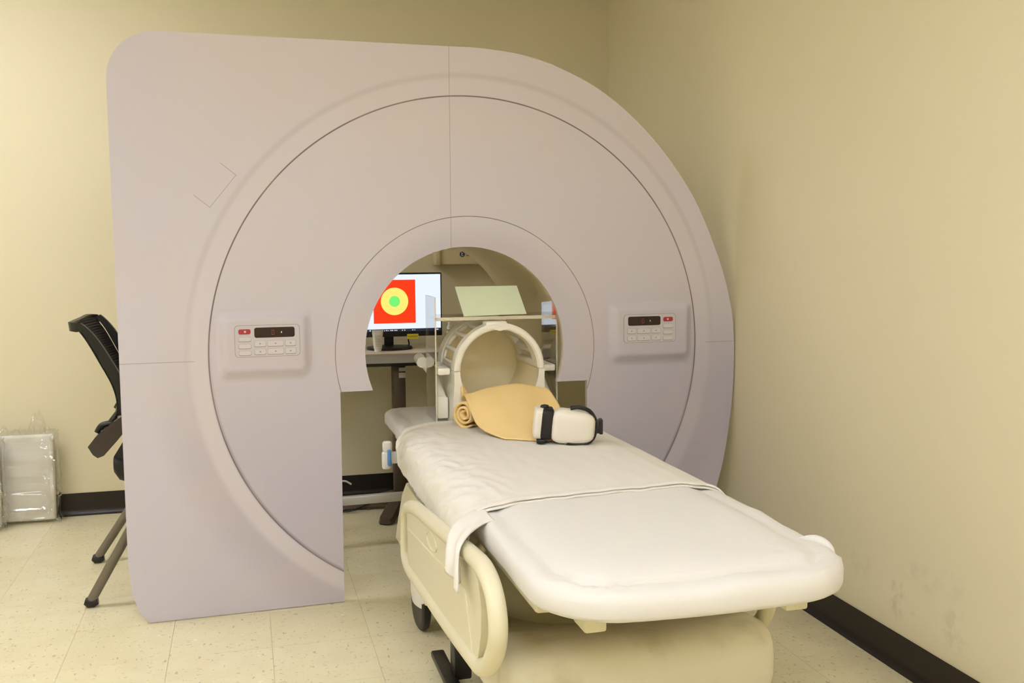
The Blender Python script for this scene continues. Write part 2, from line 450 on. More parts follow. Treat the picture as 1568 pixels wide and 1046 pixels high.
# base hood, foot part with a rounded sagging top
b = bm_new()
def hoodloop(y, zt, x0, x1, zb=.12, r=.07):
    q = rrect(x0, x1, zb, zt, r, 6)
    return [Vector((x, y, z + (-.012*sin((x-x0)/(x1-x0)*pi) - .010*(x-x0)/(x1-x0) if z > zt-.5*r else 0))) for x, z in q]
prh = [(2.082, .24, .64, 1.14, .17, .03), (2.084, .285, .585, 1.19, .14, .06), (2.090, .305, .562, 1.212, .12, .075), (2.100, .318, .551, 1.224, .12, .08), (2.114, .327, .545, 1.231, .12, .08), (2.132, .333, .542, 1.234, .12, .08), (2.16, .336, .54, 1.236, .12, .075), (2.20, .333, .54, 1.236, .12, .07), (2.28, .30, .54, 1.236, .12, .06), (2.4, .262, .54, 1.236, .12, .06), (2.7, .25, .54, 1.236, .12, .06), (3.0, .25, .54, 1.236, .12, .06), (3.30, .26, .54, 1.236, .12, .06), (3.42, .24, .56, 1.21, .12, .06)]
rings(b, [hoodloop(*q) for q in prh])
bedpart('base_hood', b, CREAM2)
b = bm_new(); rings(b, [[Vector((BX+.0+rx*cos(2*pi*k/28), 2.62+ry*sin(2*pi*k/28), z)) for k in range(28)] for rx, ry, z in ((.25, .26, .24), (.235, .25, .33), (.22, .23, .40), (.20, .21, .45), (.165, .185, .49))])
bedpart('pedestal', b, CREAM)
b = bm_new(); box(b, (.60, 1.86, .488), (1.14, 3.9, .522), .008); bedpart('litter_deck', b, mat('deck_brown', (150, 130, 96), .6))
b = bm_new(); box(b, (.635, 1.795, .500), (1.10, 1.86, .523), .004); box(b, (.625, 1.785, .478), (.672, 1.86, .523), .006); box(b, (1.06, 1.775, .482), (1.112, 1.86, .523), .006)
bedpart('foot_crossbar', b, CREAM)
for xs in (.565, 1.135):
    b = bm_new(); box(b, (xs, 1.92, .475), (xs+.04, 3.9, .523), .008); bedpart('deck_rail', b, CREAM)
def side_rail(xr, s, dy=0, dz=0):
    """tapered folded rail: tube loop, panel with ridge, grip recess; s is the outward direction"""
    t = [(3.10, .34), (3.07, .405), (2.97, .440), (2.80, .466), (2.45, .505), (2.13, .542), (2.02, .545), (1.945, .52), (1.912, .47), (1.925, .415), (1.985, .35), (2.05, .318), (2.11, .307), (2.45, .272), (2.80, .245), (3.02, .228), (3.10, .25)]
    t = [(y+dy, z+dz) for y, z in t]
    loop = catmull([(xr, y, z) for y, z in t], 6, True)
    b = bm_new(); tube(b, loop, .021, 12, True); ob = bedpart('side_rail', b, CREAM)
    poly = [(3.03, .245), (3.035, .41), (2.95, .435), (2.8, .456), (2.45, .495), (2.13, .532), (2.05, .515), (2.025, .46), (2.03, .40), (2.06, .335), (2.10, .312), (2.45, .278), (2.8, .252)]
    poly = [(y+dy, z+dz) for y, z in poly]
    b = bm_new(); prism(b, poly, 'x', xr-.009, xr+.009)
    bmesh.ops.bevel(b, geom=[e for e in b.edges if e.calc_face_angle(0) > .5 and abs((e.verts[0].co-e.verts[1].co).x) < 1e-5], offset=.006, segments=2, affect='EDGES')
    bedpart('rail_panel', b, CREAM, ob)
    b = bm_new(); tube(b, catmull([(xr+s*.0085, y+dy, z+dz) for y, z in ((3.02, .36), (2.6, .403), (2.24, .442), (2.18, .437), (2.155, .405), (2.115, .325))], 6), .004, 8); bedpart('panel_ridge', b, CREAM, ob)
    b = bm_new()
    ell = [(2.60+.075*cos(2*pi*k/24), .440+.024*sin(2*pi*k/24)-.004*cos(2*pi*k/24)) for k in range(24)]
    gy, gz = 2.60+dy, .440+dz; ell = [(y+dy, z+dz) for y, z in ell]
    rings(b, [[Vector((xr+s*.0095, y, z)) for y, z in ell], [Vector((xr+s*.0125, gy+(y-gy)*.95, gz+(z-gz)*.92)) for y, z in ell], [Vector((xr+s*.004, gy+(y-gy)*.8, gz+(z-gz)*.7)) for y, z in ell]])
    bedpart('grip_recess', b, CREAM, ob)
    return ob
side_rail(.482, -1); side_rail(1.252, 1, .27, -.11)
for xs, s, dd in ((.482, 1, 0), (1.252, -1, .1)):
    for yy_ in (2.45+dd, 2.85+dd):
        b = bm_new(); tube(b, [(xs+s*.01, yy_, .36-dd), (xs+s*.055, yy_, .42-dd*.5), (xs+s*.11, yy_, .482)], .016, 10); bedpart('rail_hinge', b, CREAM)
def caster(x, y, ang, cover):
    b = bm_new(); lathe(b, [(.052, -.014), (.066, -.015), (.075, -.010), (.077, 0), (.075, .010), (.066, .015), (.052, .014)], 28)
    bmesh.ops.rotate(b, cent=(0, 0, 0), matrix=Matrix.Rotation(pi/2, 3, 'Y')@Matrix.Identity(3), verts=b.verts[:])
    bmesh.ops.rotate(b, cent=(0, 0, 0), matrix=Matrix.Rotation(ang, 3, 'Z'), verts=b.verts[:])
    bmesh.ops.translate(b, verts=b.verts[:], vec=(x, y, .077))
    wh = bedpart('caster_wheel', b, BLACK)
    b = bm_new(); q = []
    for k, (ry, rx, z) in enumerate(((.070, .024, .088), (.076, .028, .12), (.074, .030, .16), (.060, .030, .22), (.048, .028, .25), (.03, .02, .262))):
        q.append([Vector((rx*cos(2*pi*i/24), ry*sin(2*pi*i/24), z)) for i in range(24)])
    rings(b, q); bmesh.ops.rotate(b, cent=(0, 0, 0), matrix=Matrix.Rotation(ang, 3, 'Z'), verts=b.verts[:])
    bmesh.ops.translate(b, verts=b.verts[:], vec=(x, y, 0))
    if cover: bedpart('caster_cover', b, WHITEP, wh)
    else:
        b.free(); b = bm_new(); box(b, (x-.022, y-.05, .085), (x+.022, y+.05, .15), .01); bedpart('caster_fork', b, BLACK, wh)
for x, y, a in ((.525, 3.10, .1), (.575, 2.24, .5), (2*BX-.525, 3.10, -.1), (2*BX-.575, 2.24, -.3)): caster(x, y, a, y > 3)
b = bm_new(); box(b, (.50, 2.50, .03), (.54, 2.80, .052), .006); box(b, (.53, 2.6, .04), (.58, 2.66, .16), .006); bedpart('brake_pedal', b, BLACK)
b = bm_new(); cyl(b, (.497, 2.045, .285), (.5, 2.052, .285), .001, .001, 8); b.free()
b = bm_new(); lathe(b, [(.0, -.002), (.019, -.002), (.021, 0), (.019, .002), (0, .002)][1:4], 20)
bmesh.ops.rotate(b, cent=(0, 0, 0), matrix=Matrix.Rotation(pi/2, 3, 'X'), verts=b.verts[:]); bmesh.ops.scale(b, vec=(.5, 1, 1), verts=b.verts[:])
bmesh.ops.translate(b, verts=b.verts[:], vec=(.535, 2.30, .30)); bedpart('brass_emblem', b, BRASS)
# head-end skirt seen past the rail
b = bm_new(); rings(b, [[Vector((x, y, z)) for x, y in rrect(x0, x0+.06, 3.18, 3.46, .02, 4)] for x0, z in ((.535, .40), (.52, .36), (.505, .28), (.495, .21), (.50, .205))]); bedpart('head_skirt', b, CREAM)
# release handle with blue lever at the head end
b = bm_new(); box(b, (.470, 3.57, .425), (.503, 3.60, .49), .009, 3); box(b, (.473, 3.572, .488), (.507, 3.598, .528), .009, 3); box(b, (.50, 3.575, .445), (.60, 3.597, .487), .004)
rh = bedpart('release_handle', b, WHITEP)
b = bm_new(); box(b, (.488, 3.560, .440), (.502, 3.574, .500), .004); bedpart('blue_lever', b, BLUE, rh)

# mattress in a fitted sheet
MX0, MX1, MY0, MY1 = .527, 1.213, 1.675, 3.98
def mloop(ins, z, npts=12):
    r0 = max(.15-ins*.75, .02); r1 = max(.07-ins*.5, .015)
    out = []
    x0, x1, y0, y1 = MX0+ins, MX1-ins, MY0+ins, MY1-ins
    def seg(a, b_, n): return [(a[0]+(b_[0]-a[0])*k/n, a[1]+(b_[1]-a[1])*k/n) for k in range(n)]
    def arc_(cx, cy, r, a0, n): return [(cx+r*cos(RAD(a0+90*k/n)), cy+r*sin(RAD(a0+90*k/n))) for k in range(n)]
    out += seg((x1, y0+r0), (x1, y1-r1), 40)+arc_(x1-r1, y1-r1, r1, 0, 6)+seg((x1-r1, y1), (x0+r1, y1), 14)+arc_(x0+r1, y1-r1, r1, 90, 6)
    out += seg((x0, y1-r1), (x0, y0+r0), 40)+arc_(x0+r0, y0+r0, r0, 180, 12)+seg((x0+r0, y0), (x1-r0, y0), 14)+arc_(x1-r0, y0+r0, r0, 270, 12)
    res = []
    for x, y in out:
        q = (x-BX)/.345; f = sstep(2.1, 1.6, y)
        y2 = y+.035*q*q*f
        res.append(Vector((x, y2, z)))
    return res
prof = [(.08, .526), (.035, .526), (.014, .529), (.003, .535), (.0, .542), (.0, .566), (.004, .578), (.012, .5855), (.024, .5885), (.040, .5895), (.052, .588), (.060, .588), (.074, .594), (.096, .5995), (.12, .601), (.15, .601), (.18, .601), (.22, .601), (.26, .601), (.29, .601)]
b = bm_new()
LL = [mloop(i, z) for i, z in prof]
for k, (i_, z_) in enumerate(prof):
    for v in LL[k]:
        crn = math.exp(-(((v.x-.60)/.09)**2+((v.y-1.72)/.10)**2))+math.exp(-(((v.x-1.15)/.09)**2+((v.y-1.74)/.10)**2))
        if z_ > .53: v.z += .004*nz(v.x*6, v.y*5, 1)*sstep(.51, .6, z_) + crn*.0055*sin((v.x*(.8 if v.x < BX else -.8)+v.y)*130+3*nz(v.x*20, v.y*20, 2))*sstep(.555, .58, z_) + .004*nz(v.x*7, v.y*7, 11)*sstep(.58, .587, z_)*sstep(.60, .59, z_) + .005*nz(v.x*34, v.y*11, 6)*sstep(.57, .583, z_)*sstep(.60, .59, z_)
        if .53 < z_ < .56: v.z += .002*nz(v.x*30, v.y*30, 7); 
        if .53 < z_ < .58: v.x += .003*nz(v.y*22, z_*20, 3)*(1 if v.x < BX else -1)
rings(b, LL)
mattress = link('mattress', b, FITTED, None, 50)
b = bm_new(); tube(b, catmull([(1.178, 1.93, .580), (1.192, 1.905, .588), (1.205, 1.885, .588), (1.215, 1.862, .578), (1.211, 1.84, .560)], 6), [.004+.007*sin(pi*k/24) for k in range(25)], 10); link('sheet_gather', b, FITTED, mattress, 60)
tag(mattress, 'long mattress in a white fitted sheet on the stretcher', 'mattress')

# flat sheet over the middle of the mattress
sec = catmull([(1.214, 0, .470), (1.236, 0, .50), (1.236, 0, .535), (1.224, 0, .565), (1.206, 0, .585), (1.185, 0, .594), (1.15, 0, .600), (1.11, 0, .606), (1.0, 0, .607), (.8, 0, .607), (.64, 0, .606), (.600, 0, .602), (.565, 0, .595), (.540, 0, .585), (.523, 0, .565), (.515, 0, .54), (.512, 0, .515), (.511, 0, .485), (.511, 0, .452)], 7)
acc = [0]
for p, q in zip(sec, sec[1:]): acc.append(acc[-1]+(q-p).length)
def sec_at(s):
    s = s*acc[-1]
    for k in range(len(sec)-1):
        if acc[k+1] >= s:
            t = (s-acc[k])/(acc[k+1]-acc[k]+1e-9); return sec[k].lerp(sec[k+1], t)
    return sec[-1].copy()
def sheet(u, v):
    """u along the cross-section from the right hem to the left hem, v from the near edge to the head edge"""
    p = sec_at(u)
    left = sstep(.60, .52, p.x); right = sstep(1.17, 1.23, p.x)
    near = 2.385-(1.19-p.x)*.085
    near -= .16*sstep(.60, .45, p.z)*left + .03*right
    near += .012*nz(p.x*9, 3.1) + .006*nz(p.x*25, 1.1)
    far = 3.475-.25*(p.x-.58)*sstep(.58, 1.1, p.x)*0 - .02*left*0 + .01*nz(p.x*8, 9)
    y = near+(far-near)*v
    x, z = p.x, p.z
    # hem follows the rail
    if left > 0:
        hem = .456+.02*nz(y*5, 2)+.028*sstep(2.6, 2.0, y) - .0*v
        k = sstep(.60, .455, z)
        z = z + (hem-.452)*k*left*1.0
        wr = nz(y*8+z*12, z*8, 5)*.8+(1-2*abs(nz(y*15+z*22, z*10-y*3, 2)))*.55+nz(y*40+z*30, z*26, 3)*.25
        x += -.013*wr*left*sstep(.605, .57, z)*(.5+.5*sstep(.46, .52, z))
        z += .007*wr*left*sstep(.46, .53, z)
        # corner pleats at the near edge
        c = sstep(.16, .0, v)*k
        x -= .026*c*(.6+.5*sin(v*110))
        x -= .010*k*sstep(2.9, 2.5, y)
        # far corner swings out a little
        x += .006*sstep(.6, 1, v)*k
    sh = sstep(.70, .57, p.x)*sstep(.49, .53, z)*sstep(3.50, 3.20, y)*sstep(2.30, 2.5, y)
    rd = (1-2.2*abs(nz(y*9+x*14+z*9, x*11-y*4, 7)))*.6 + nz(y*24+z*20, x*22-y*7, 9)*.5
    x -= .010*sh*rd; z += .010*sh*rd
    z += .0022*nz(x*7, y*5, 4)*(1-left) + .0016*nz(x*26, y*8, 8)*(1-left)
    # rolled edges
    e = math.exp(-((v-.012)/.012)**2); z += .0045*e*(1-.7*left)
    e2 = math.exp(-((v-.985)/.014)**2); z += .006*e2*(1-.5*left); x -= .004*e2*left
    return Vector((x, y, z))
b = bm_new(); grid(b, 190, 170, sheet)
fs = link('flat_sheet', b, LINEN, None, 80); solid(fs, .004, 0)
tag(fs, 'white flat sheet draped over the middle of the stretcher mattress', 'sheet')
b = bm_new()
def strip(u, v):
    q = sheet(.02+.90*u, .0); return Vector((q.x, q.y-.010*v-.004*nz(q.x*14, 5), q.z-.0035-.002*v))
grid(b, 60, 3, strip); solid(link('under_fold', b, LINEN, fs, 80), .003, 0)
b = bm_new()   # hanging corner pleat at the near hem, outside the rail
ppath = catmull([(.556, 0, .592), (.530, 0, .588), (.505, 0, .582), (.480, 0, .574), (.458, 0, .556), (.450, 0, .530), (.447, 0, .500), (.445, 0, .470)], 5)
def pleat(u, v):
    # falls over the rail top; u runs from the near edge to the far edge
    k = v*(len(ppath)-1); i = min(int(k), len(ppath)-2); q = ppath[i].lerp(ppath[i+1], k-i)
    y = 2.235+.115*u - (.135-.03*u)*sstep(.0, 1.0, v)
    q.y = y; q.x -= .012*sin(u*9+.6)*sstep(.3, 1, v); q.z += .014*u*sstep(.5, 1, v) + .004*sin(u*9)*sstep(.1, .4, v)
    return q
grid(b, 24, 24, pleat); solid(link('corner_pleat', b, LINEN, fs, 80), .003, 0)

# ------------------------------------------------------------------ head coil on the mattress
HX, HZ, HY0, HY1 = .886, .790, 3.462, 3.775
coil = thing('head_coil', 'off-white cylindrical head coil with windowed cage standing on the mattress', 'head coil', (HX, HY0, .601))
def coilpart(name, b, m, parent=None, smooth=40):
    bmesh.ops.translate(b, verts=b.verts[:], vec=(-HX, -HY0, -.601)); return link(name, b, m, parent or coil, smooth)
NA, NY = 60, 26
wins = [(9, 22), (28, 44), (51, 66), (114, 129), (136, 152), (158, 171)]
def skipw(i, j):
    a = (i+.5)/NA*180; y = (j+.5)/NY
    return .22 < y < .80 and any(p < a < q for p, q in wins)
b = bm_new(); grid(b, NA, NY, lambda i, j: Vector((HX+.160*cos(pi*i), HY0+(HY1-HY0)*j, HZ+.002+.160*sin(pi*i))), skipw)
o = coilpart('cage', b, COILW); solid(o, .016, -1)
# solidify direction check happens by offset; front collar ring
b = bm_new()
loops = []
for y, r0 in ((HY0-.004, .148), (HY0-.006, .152), (HY0-.006, .162), (HY0, .168), (HY0+.045, .169), (HY0+.05, .164), (HY0+.05, .148)):
    loops.append([Vector((HX+r0*cos(pi*k/48), y, HZ+.002+r0*sin(pi*k/48))) for k in range(49)])
rings(b, loops+[loops[0]], closed=False); coilpart('front_collar', b, COILW)
b = bm_new()
loops = []
for y, r0 in ((HY1-.05, .146), (HY1-.05, .164), (HY1-.045, .168), (HY1, .168), (HY1+.004, .160), (HY1+.004, .146)):
    loops.append([Vector((HX+r0*cos(pi*k/48), y, HZ+.002+r0*sin(pi*k/48))) for k in range(49)])
rings(b, loops+[loops[0]], closed=False); coilpart('back_collar', b, COILW)
# crown bumps
b = bm_new(); box(b, (HX-.05, HY0-.002, HZ+.158), (HX+.03, HY0+.06, HZ+.176), .006); coilpart('crown_block', b, COILW)
b = bm_new(); prism(b, [(HX-.022, HZ+.149), (HX, HZ+.142), (HX+.026, HZ+.149), (HX, HZ+.156)], 'y', HY0-.007, HY0+.02); coilpart('centre_mark', b, COILW)
# lower cradle: U shaped block
b = bm_new()
q = [(HX+.168, HZ), (HX+.168, .74), (HX+.172, .70), (HX+.176, .601), (HX-.176, .601), (HX-.172, .70), (HX-.168, .74), (HX-.168, HZ)]
q += [(HX+.147*cos(RAD(180+180*k/36)), HZ+.147*sin(RAD(180+180*k/36))) for k in range(37)]
prism(b, q, 'y', HY0-.004, HY1); coilpart('cradle', b, COILW, smooth=30)
b = bm_new(); lathe(b, [(.1475, 0), (.1475, .01), (.02, .011)], 48)
bmesh.ops.rotate(b, cent=(0, 0, 0), matrix=Matrix.Rotation(-pi/2, 3, 'X'), verts=b.verts[:]); bmesh.ops.translate(b, verts=b.verts[:], vec=(HX, HY1-.014, HZ+.001)); coilpart('end_plate', b, COILI)
b = bm_new()
def liner(i, j): return Vector((HX+.1455*cos(pi+pi*i), HY0+.004+(HY1-HY0-.02)*j, HZ-.001+.1455*sin(pi+pi*i)))
grid(b, 40, 4, liner); coilpart('liner', b, COILI)
for s in (-1, 1):
    e = HX+s*.176
    b = bm_new(); box(b, (min(e, e+s*.045), HY0+.03, .775), (max(e, e+s*.045), HY0+.21, .80), .006); coilpart('side_ledge', b, COILW)
    b = bm_new(); cyl(b, (e+s*.066, HY0+.235, .800), (e+s*.066, HY0+.305, .808), .021, .021, 20)
    kn = coilpart('latch_knob', b, COILW)
    b = bm_new(); tube(b, [(e+s*.060, HY0+.262, .796), (e+s*.040, HY0+.242, .770), (e+s*.030, HY0+.205, .735), (e+s*.029, HY0+.15, .69), (e+s*.028, HY0+.13, .635)], [.014, .014, .014, .014, .013], 12); coilpart('latch_arm', b, COILW, kn)
    b = bm_new(); tube(b, [(e+s*.027, HY0+.19, .765), (e+s*.024, HY0+.11, .705), (e+s*.024, HY0+.075, .685)], [.013, .016, .017], 14); coilpart('lock_lever', b, COILW)
    b = bm_new(); box(b, (min(e+s*.002, e+s*.042), HY0+.06, .612), (max(e+s*.002, e+s*.042), HY0+.12, .69), .006); coilpart('side_foot', b, COILW)
b = bm_new(); cyl(b, (HX-.204, HY0+.11, .80), (HX-.204, HY0+.11, .815), .014); coilpart('latch_bolt', b, ALU)

# ------------------------------------------------------------------ clear acrylic stand straddling the coil, with tilted mirror
ac = thing('acrylic_stand', 'clear acrylic stand bridging over the head coil', 'stand', (.888, 3.50, .602))
def sheet_box(name, a, c, thin, parent, off):
    b = bm_new(); box(b, a, c); b.normal_update()
    for f in b.faces: f.material_index = 0 if abs(f.normal[thin]) > .5 else 1
    bmesh.ops.translate(b, verts=b.verts[:], vec=[-v for v in off]); return link(name, b, [ACRYL, ACRYL_EDGE], parent, 0)
aoff = (.888, 3.50, .602)
sheet_box('side_panel', (.657, 3.50, .603), (.662, 3.685, 1.055), 0, ac, aoff)
sheet_box('side_panel', (1.112, 3.50, .603), (1.117, 3.685, 1.06), 0, ac, aoff)
sheet_box('shelf', (.6625, 3.502, .970), (1.1115, 3.683, .982), 2, ac, aoff)
mr = thing('tilted_mirror', 'mirror plate with painted pale green reflection leaning on the acrylic shelf', 'mirror', (.880, 3.52, .9835))
b = bm_new()
for p in ((-.111, .002, 0), (.125, .002, .004), (.108, .075, .105), (-.128, .075, .105)): b.verts.new(p)
b.verts.ensure_lookup_table(); b.faces.new(b.verts)
r_ = bmesh.ops.extrude_face_region(b, geom=b.faces[:]); bmesh.ops.translate(b, verts=[v for v in r_['geom'] if isinstance(v, bmesh.types.BMVert)], vec=(0, .003, -.0022))
link('mirror_plate', b, MIRROR, mr, 0)
for fx in (-.05, .03):
    b = bm_new(); box(b, (fx, .032, 0), (fx+.02, .06, .03), .002); link('mirror_foot', b, ACRYL_EDGE, mr, 0)

# ------------------------------------------------------------------ apricot towel
tw = thing('folded_towel', 'apricot cloth rolled at one side and draped out of the head coil', 'towel', (.87, 3.30, .606))
toff = Vector((.87, 3.30, .606))
b = bm_new()
sp = []
for k in range(110):
    a = k/109*2*pi*2.6; r = .050-.0125*a/(2*pi)*1.25
    sp.append((3.372+r*cos(a-2.2)*.9, .657+r*sin(a-2.2)*.95))
rings(b, [[Vector((x, y-3.372+.004*nz(x*30, y*20), z+.003*nz(x*25, z*30))) for y, z in sp] for x in (0, .02, .05, .08, .11)], closed=False)
bmesh.ops.rotate(b, cent=(0, 0, 0), matrix=Matrix.Rotation(RAD(40), 3, 'Z'), verts=b.verts[:]); bmesh.ops.translate(b, verts=b.verts[:], vec=(.722, 3.335, 0))
bmesh.ops.translate(b, verts=b.verts[:], vec=-toff); solid(link('roll', b, TOWEL, tw, 80), .007, 0)
fp = catmull([(0, 3.64, .680), (0, 3.56, .672), (0, 3.48, .676), (0, 3.44, .690), (0, 3.39, .716), (0, 3.34, .706), (0, 3.28, .676), (0, 3.21, .645), (0, 3.14, .622), (0, 3.075, .6155)], 6)
def flap(u, v):
    k = v*(len(fp)-1); i = min(int(k), len(fp)-2); p = fp[i].lerp(fp[i+1], k-i)
    x0 = .746-.012*sin(v*pi); x1 = 1.028
    x0 += .055*sstep(.72, 1, v)**1.6; x1 += .06*sstep(.3, .9, v)
    if v < .45: x0 += .02*sstep(.45, .0, v); x1 -= .02*sstep(.45, .1, v)
    x = x0+(x1-x0)*u
    y = p.y; z = p.z
    cu = (x-.886)/.147
    if y > 3.44: z = max(z, HZ-.144*sqrt(max(0, 1-min(1, cu*cu)))+.008)*sstep(3.42, 3.48, y)+z*(1-sstep(3.42, 3.48, y))
    bulge = .022*sstep(.35, .5, v)*sstep(1, .7, v)*sstep(0, .3, u)*sstep(1.0, .55, u)
    z += bulge + .004*nz(x*9, y*9, 2) + .012*sstep(.55, .9, u)*sstep(.2, .35, v)*sstep(.6, .4, v)
    z -= .028*sstep(.45, 1, u)*sstep(.5, .75, v)*sstep(1.0, .8, v)
    y -= .05*sin(min(1, u*1.1)*pi)*sstep(.8, 1, v)*.6 - .0*u
    y -= .04*sstep(.0, .5, u)*sstep(.75, 1, v)
    z += .022*math.exp(-((v-.36-.05*u)/.07)**2)*sstep(.15, .5, u)*sstep(1, .6, u) 
    z = max(z, .6155)
    return Vector((x, y, z))-toff
b = bm_new(); grid(b, 44, 60, flap); solid(link('flap', b, TOWEL, tw, 80), .006, 0)
b = bm_new()
grid(b, 24, 10, lambda u, v: flap(.1+.8*u, .80+.19*v)+Vector((.012, .015, -.006)))
solid(link('under_layer', b, TOWEL, tw, 80), .004, 0)

# ------------------------------------------------------------------ VR headset lying on the sheet
hs = thing('vr_headset', 'white virtual reality headset with black strap clip lying on the sheet', 'headset', (.975, 2.985, .612), (0, 0, RAD(-14)))
def blob(x0, x1, y0, y1, z0, z1, ex=.35, taper=0, n=24, m=12):
    b = bm_new(); loops = []
    cx, cy, cz = (x0+x1)/2, (y0+y1)/2, (z0+z1)/2
    for j in range(m+1):
        t = -pi/2+pi*j/m
        cr = abs(cos(t))**ex; yy_ = math.copysign(abs(sin(t))**ex, sin(t))
        lp = []
        for k in range(n):
            a = 2*pi*k/n
            ux = math.copysign(abs(cos(a))**ex, cos(a)); uz = math.copysign(abs(sin(a))**ex, sin(a))
            xx_ = ux*cr
            lp.append(Vector((cx+(x1-x0)/2*xx_, cy+(y1-y0)/2*yy_, cz+(z1-z0)/2*uz*cr*(1-taper*xx_))))
        loops.append(lp)
    rings(b, loops); return b
# face cover, wide visor turned to the viewer
b = blob(-.046, .097, -.052, .035, .001, .108, .52, .10); bmesh.ops.rotate(b, cent=(0, 0, .05), matrix=Matrix.Rotation(RAD(5), 3, 'Y'), verts=b.verts[:]); link('visor', b, HEADW, hs, 60)
b = blob(-.080, -.036, -.040, .05, .010, .112, .4, 0); bmesh.ops.rotate(b, cent=(-.05, 0, .05), matrix=Matrix.Rotation(RAD(6), 3, 'Y'), verts=b.verts[:]); link('face_gasket', b, FOAM, hs, 60)
b = blob(-.100, -.058, -.036, .06, .012, .113, .4, 0); bmesh.ops.rotate(b, cent=(-.07, 0, .05), matrix=Matrix.Rotation(RAD(6), 3, 'Y'), verts=b.verts[:]); link('rear_shell', b, HEADW, hs, 60)
b = bm_new()
arcp = catmull([(.018, -.02, .112), (.045, -.022, .115), (.078, -.02, .103), (.096, -.02, .075), (.098, -.022, .045), (.088, -.024, .014), (.060, -.03, -.002), (.030, -.034, -.004), (.006, -.036, .003)], 8)
tube(b, [p for p in arcp], .0068, 10); st = link('strap_arm', b, BLACK, hs, 60)
b = bm_new(); box(b, (.098, -.035, .032), (.116, -.010, .075), .004); box(b, (.108, -.040, .030), (.120, -.006, .078), .003); link('buckle', b, BLACK, st, 40)
b = bm_new(); lathe(b, [(.004, 0), (.013, .001), (.015, .006), (.012, .012), (.004, .014)], 20, (-.062, .0, .108)); link('strap_pin', b, BLACK, hs, 60)
b = bm_new(); box(b, (-.090, -.03, .0), (-.062, -.005, .014), .004); link('bottom_clip', b, BLACK, hs, 40)

# ------------------------------------------------------------------ desk with monitor behind the board
dk = thing('pedestal_desk', 'pale bow-fronted desk on a bronze pedestal against the back wall', 'desk', (.70, 4.62, 0))
doff = Vector((.70, 4.62, 0))
def deskpart(name, b, m, parent=None, smooth=40):
    bmesh.ops.translate(b, verts=b.verts[:], vec=-doff); return link(name, b, m, parent or dk, smooth)
def topo(g=0):
    return [(1.40-g, 4.87-g), (.10+g, 4.87-g), (.10+g, 4.60)]+[(.75-.65*cos(RAD(a))*(1-g), 4.60-(.155-g)*sin(RAD(a))) for a in range(6, 175, 7)]+[(1.40-g, 4.60)]
b = bm_new(); prism(b, topo(), 'z', .752, .757); deskpart('desk_top', b, DESK)
b = bm_new(); prism(b, topo(.002), 'z', .712, .752); deskpart('desk_edge', b, DESKED)
b = bm_new(); prism(b, topo(.03), 'z', .694, .712); deskpart('under_desk_shadow', b, BLACK)  # black slab standing in for the shadow line below the desk edge
b = bm_new(); box(b, (.662, 4.60, .03), (.722, 4.66, .70), .006); col_ = deskpart('column', b, BRONZE)
b = bm_new(); box(b, (.690, 4.5975, .655), (.7215, 4.5998, .672)); deskpart('label_sticker', b, LABELW, col_, 0)
b = bm_new(); box(b, (.690, 4.5975, .624), (.7215, 4.5998, .648)); deskpart('label_sticker', b, LABELW, col_, 0)
for tip in ((.577, 4.33), (.40, 4.66), (.98, 4.66), (.80, 4.33)):
    b = bm_new(); d = Vector((tip[0]-.692, tip[1]-4.63, 0)); n = Vector((-d.y, d.x, 0)).normalized()
    P0 = Vector((.692, 4.63, 0)); P1 = Vector((tip[0], tip[1], 0)); loops = []
    for k, (t, w_, z0, z1) in enumerate(((0, .036, .03, .085), (.5, .034, .018, .055), (.93, .036, .006, .034), (1, .026, .006, .026))):
        c = P0.lerp(P1, t); loops.append([c+n*w_+Vector((0, 0, z0)), c-n*w_+Vector((0, 0, z0)), c-n*w_*.8+Vector((0, 0, z1)), c+n*w_*.8+Vector((0, 0, z1))])
    rings(b, loops); ft = deskpart('foot', b, BRONZE, None, 30)
    b = bm_new(); cyl(b, P0.lerp(P1, .93)+Vector((0, 0, 0)), P0.lerp(P1, .93)+Vector((0, 0, .008)), .02); deskpart('glide', b, BLACK, ft)

mo = thing('computer_monitor', 'black monitor showing a red square with a yellow and green target', 'monitor', (.655, 4.64, .757))
SW, SH = .53, .298; mx0 = .903-SW-.655; mz0 = .816-.757
b = bm_new(); box(b, (mx0, -.02, mz0), (mx0+SW, .015, mz0+SH), .004); box(b, (mx0+.1, .012, mz0+.05), (mx0+SW-.1, .035, mz0+SH-.06), .01); bez = link('bezel', b, BLACK, mo)
def scr(name, x0, x1, z0, z1, m, lay, poly=None, parent=None):
    b = bm_new(); prism(b, poly or [(x0, z0), (x1, z0), (x1, z1), (x0, z1)], 'y', -.0204-.0003*lay, -.0202); return link(name, b, m, parent or bez, 0)
SP = 1.0
sx0, sx1, sz0, sz1 = mx0+.007, mx0+SW-.007, mz0+.024, mz0+SH-.008
disp = scr('screen', sx0, sx1, sz0, sz1, emit('screen_white', (232, 242, 255), SP*1.05), 1)
qx = .603-.655-0.0; 
def scol(n, c, p=1.0): return emit(n, c, p)
rx0, rx1, rz0, rz1 = .580-.655, .777-.655, .879-.757, 1.082-.757
scr('red_square', rx0, rx1, rz0, rz1, scol('screen_red', (255, 58, 16)), 2)
def circ(cx, cz, r): return [(cx+r*cos(2*pi*k/40), cz+r*sin(2*pi*k/40)) for k in range(40)]
ccx, ccz = .6785-.655, .9815-.757
scr('yellow_disc', 0, 0, 0, 0, scol('screen_yellow', (255, 240, 120)), 3, circ(ccx, ccz, .064))
scr('green_disc', 0, 0, 0, 0, scol('screen_green', (120, 246, 120)), 4, circ(ccx, ccz, .0255))
scr('taskbar', sx0, sx1, sz0, sz0+.013, scol('screen_taskbar', (34, 40, 60)), 2)
